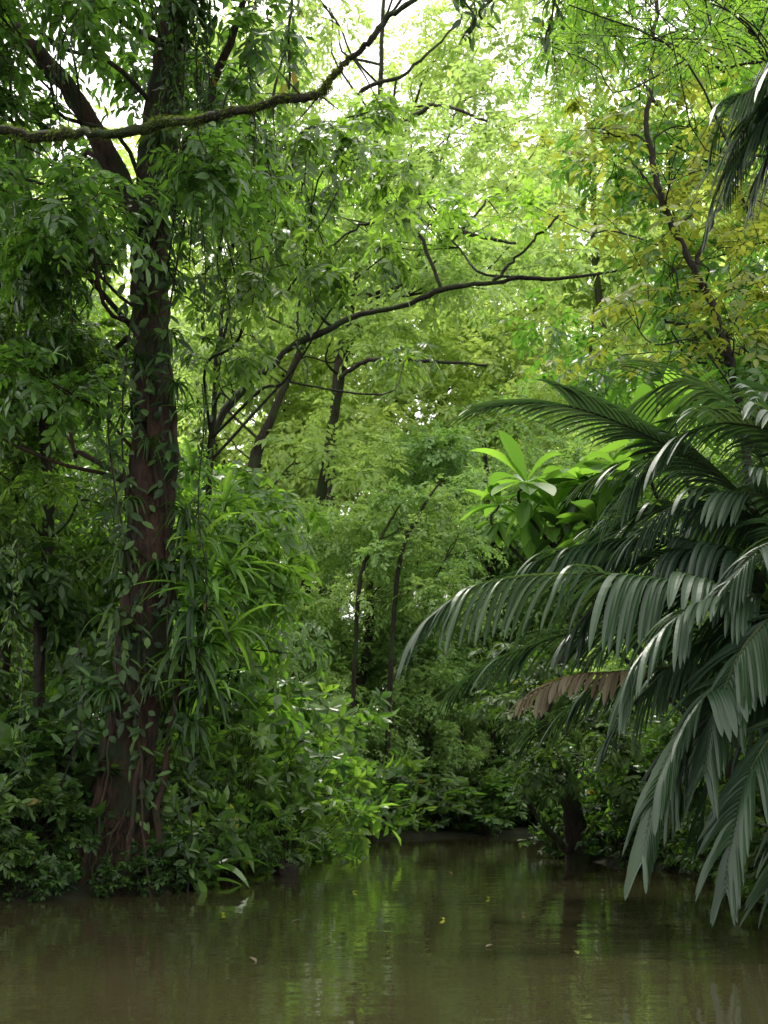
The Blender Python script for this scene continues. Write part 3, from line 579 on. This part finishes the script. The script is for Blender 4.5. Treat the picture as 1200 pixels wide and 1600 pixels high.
spots=[(300,-60,470,16.2),(318,-60,560,16),(330,-60,350,16.3),(285,-60,300,16.1),(245,-60,380,16.2),(268,-60,420,16.1),(20,-60,400,15.5),(110,250,300,16.2),(420,200,250,18),(480,250,220,19),(395,-60,330,17),(350,200,330,17),
  (90,-60,420,15.7),(735,-60,130,10),(760,-60,90,10),(1010,-60,200,15),(470,500,120,25.8),(655,230,120,36),(860,-60,140,10),(455,-60,200,9.2),(315,600,450,16.3),(30,850,350,15.6)]
for n,(u,v0,ln,d) in enumerate(spots):
    q=[place(u+rng.normal(0,5),v0+ln*t,d) for t in np.linspace(0,1,7)]
    Pq=smooth(q,40); Pq[:,0]+=.04*np.sin(np.linspace(0,rng.uniform(4,12),40)+n)
    e=meta(bpy.data.objects.new('hanging_liana',None),'thin liana with small leaves hanging straight down','vine','lianas hanging from the trees'); bpy.context.scene.collection.objects.link(e); e.location=Pq[0]
    a=Acc(); tube(a,Pq,.007+.004*rng.random(),5,0); obj('stem',a.mesh('stem',[barkdark],Pq[0]),e)
    a=Acc(); m=int(ln*.5); ii=rng.integers(0,40,m); D=rng.normal(0,1,(m,3)); D[:,2]-=.9
    leaves(a,Pq[ii]+rng.normal(0,.05,(m,3)),D,rng.normal(0,.6,(m,3))+UP+np.array([0,-.4,0]),rng.uniform(.06,.18,m),rng.uniform(.02,.06,m),MID,0,rng.random(m))
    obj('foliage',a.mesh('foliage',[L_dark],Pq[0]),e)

# ------------------------------------------------------------ stump, floating leaves
sb=np.array([-1.57,19.6,-.3])
e=meta(bpy.data.objects.new('tree_stump',None),'rotten brown stump standing in the shallow water','stump'); bpy.context.scene.collection.objects.link(e); e.location=sb
a=Acc(); tube(a,smooth([sb,sb+[.02,0,.3],sb+[.0,.02,.48]],14),np.linspace(.30,.15,14),18,0,.16)
tube(a,smooth([sb+[0,0,.45],sb+[0,0,.5],sb+[.02,0,.48]],4),[.16,.13,.08,.005],18,0,.2)
obj('trunk',a.mesh('trunk',[barkdark],sb,True),e)
p=copy_thing(sA[0],(sb[0],sb[1],sb[2]+.42),1.0,.3)
p["label"]='small seedling sprouting from the rotten stump'
for n,(u,v) in enumerate([(688,1438),(505,1472),(730,1392),(760,1405),(640,1420),(470,1440),(560,1395),(820,1430),(390,1500),(900,1490),(610,1360),(700,1365),(350,1430),(770,1480)]):
    d=CZ*F/(v-1230); pt=place(u,v,d); pt[2]=.006
    a=Acc(); an=rng.uniform(0,6.28); D=np.array([[math.cos(an),math.sin(an),0.02]])
    leaves(a,np.zeros((1,3)),D,np.array([[.05,.05,1.]]),[.12*rng.uniform(.6,1.2)],[.05],MID,0,rng.random())
    o=obj('fallen_leaf',a.mesh('leaf',[L_palmold if n%3 else L_yel]),None,pt+[0,0,.02]); meta(o,'yellow brown fallen leaf floating on the water','leaf','leaves floating on the water')

# ------------------------------------------------------------ light, sky, camera
wd=bpy.data.worlds.new("World"); bpy.context.scene.world=wd; wd.use_nodes=True
N=wd.node_tree.nodes; Lk=wd.node_tree.links; bg=N['Background']
sk=N.new('ShaderNodeTexSky'); sk.sky_type='NISHITA'; sk.sun_disc=False; sk.sun_elevation=math.radians(70); sk.sun_rotation=math.radians(-20); sk.dust_density=4
tc=N.new('ShaderNodeTexCoord'); nz=N.new('ShaderNodeTexNoise'); nz.inputs['Scale'].default_value=3; nz.inputs['Detail'].default_value=5; Lk.new(tc.outputs['Generated'],nz.inputs['Vector'])
mr=N.new('ShaderNodeMapRange'); Lk.new(nz.outputs[0],mr.inputs[0]); mr.inputs[1].default_value=.3; mr.inputs[2].default_value=.6; mr.inputs[3].default_value=.8; mr.inputs[4].default_value=1
mx=N.new('ShaderNodeMix'); mx.data_type='RGBA'; Lk.new(mr.outputs[0],mx.inputs[0]); Lk.new(sk.outputs[0],mx.inputs[6]); mx.inputs[7].default_value=(21.5,21,20.5,1)
Lk.new(mx.outputs[2],bg.inputs[0]); bg.inputs[1].default_value=.15
sl=bpy.data.lights.new('sun','SUN'); sl.energy=5; sl.angle=math.radians(8); sl.color=(1,.95,.84)
so=bpy.data.objects.new('sun',sl); bpy.context.scene.collection.objects.link(so); so.rotation_euler=(math.radians(-20),0,math.radians(20)); so.location=(0,20,50)
cam=bpy.data.cameras.new('camera'); co=bpy.data.objects.new('camera',cam); bpy.context.scene.collection.objects.link(co)
co.location=(0,0,CZ); co.rotation_euler=(math.radians(90),0,0); cam.sensor_fit='VERTICAL'; cam.sensor_height=36; cam.lens=F/1600*36; cam.shift_y=430/1600; cam.clip_end=3000
cam.dof.use_dof=True; cam.dof.focus_distance=14; cam.dof.aperture_fstop=2.8
sc=bpy.context.scene; sc.camera=co; sc.view_settings.view_transform='Standard'; sc.view_settings.look='None'; sc.view_settings.exposure=0
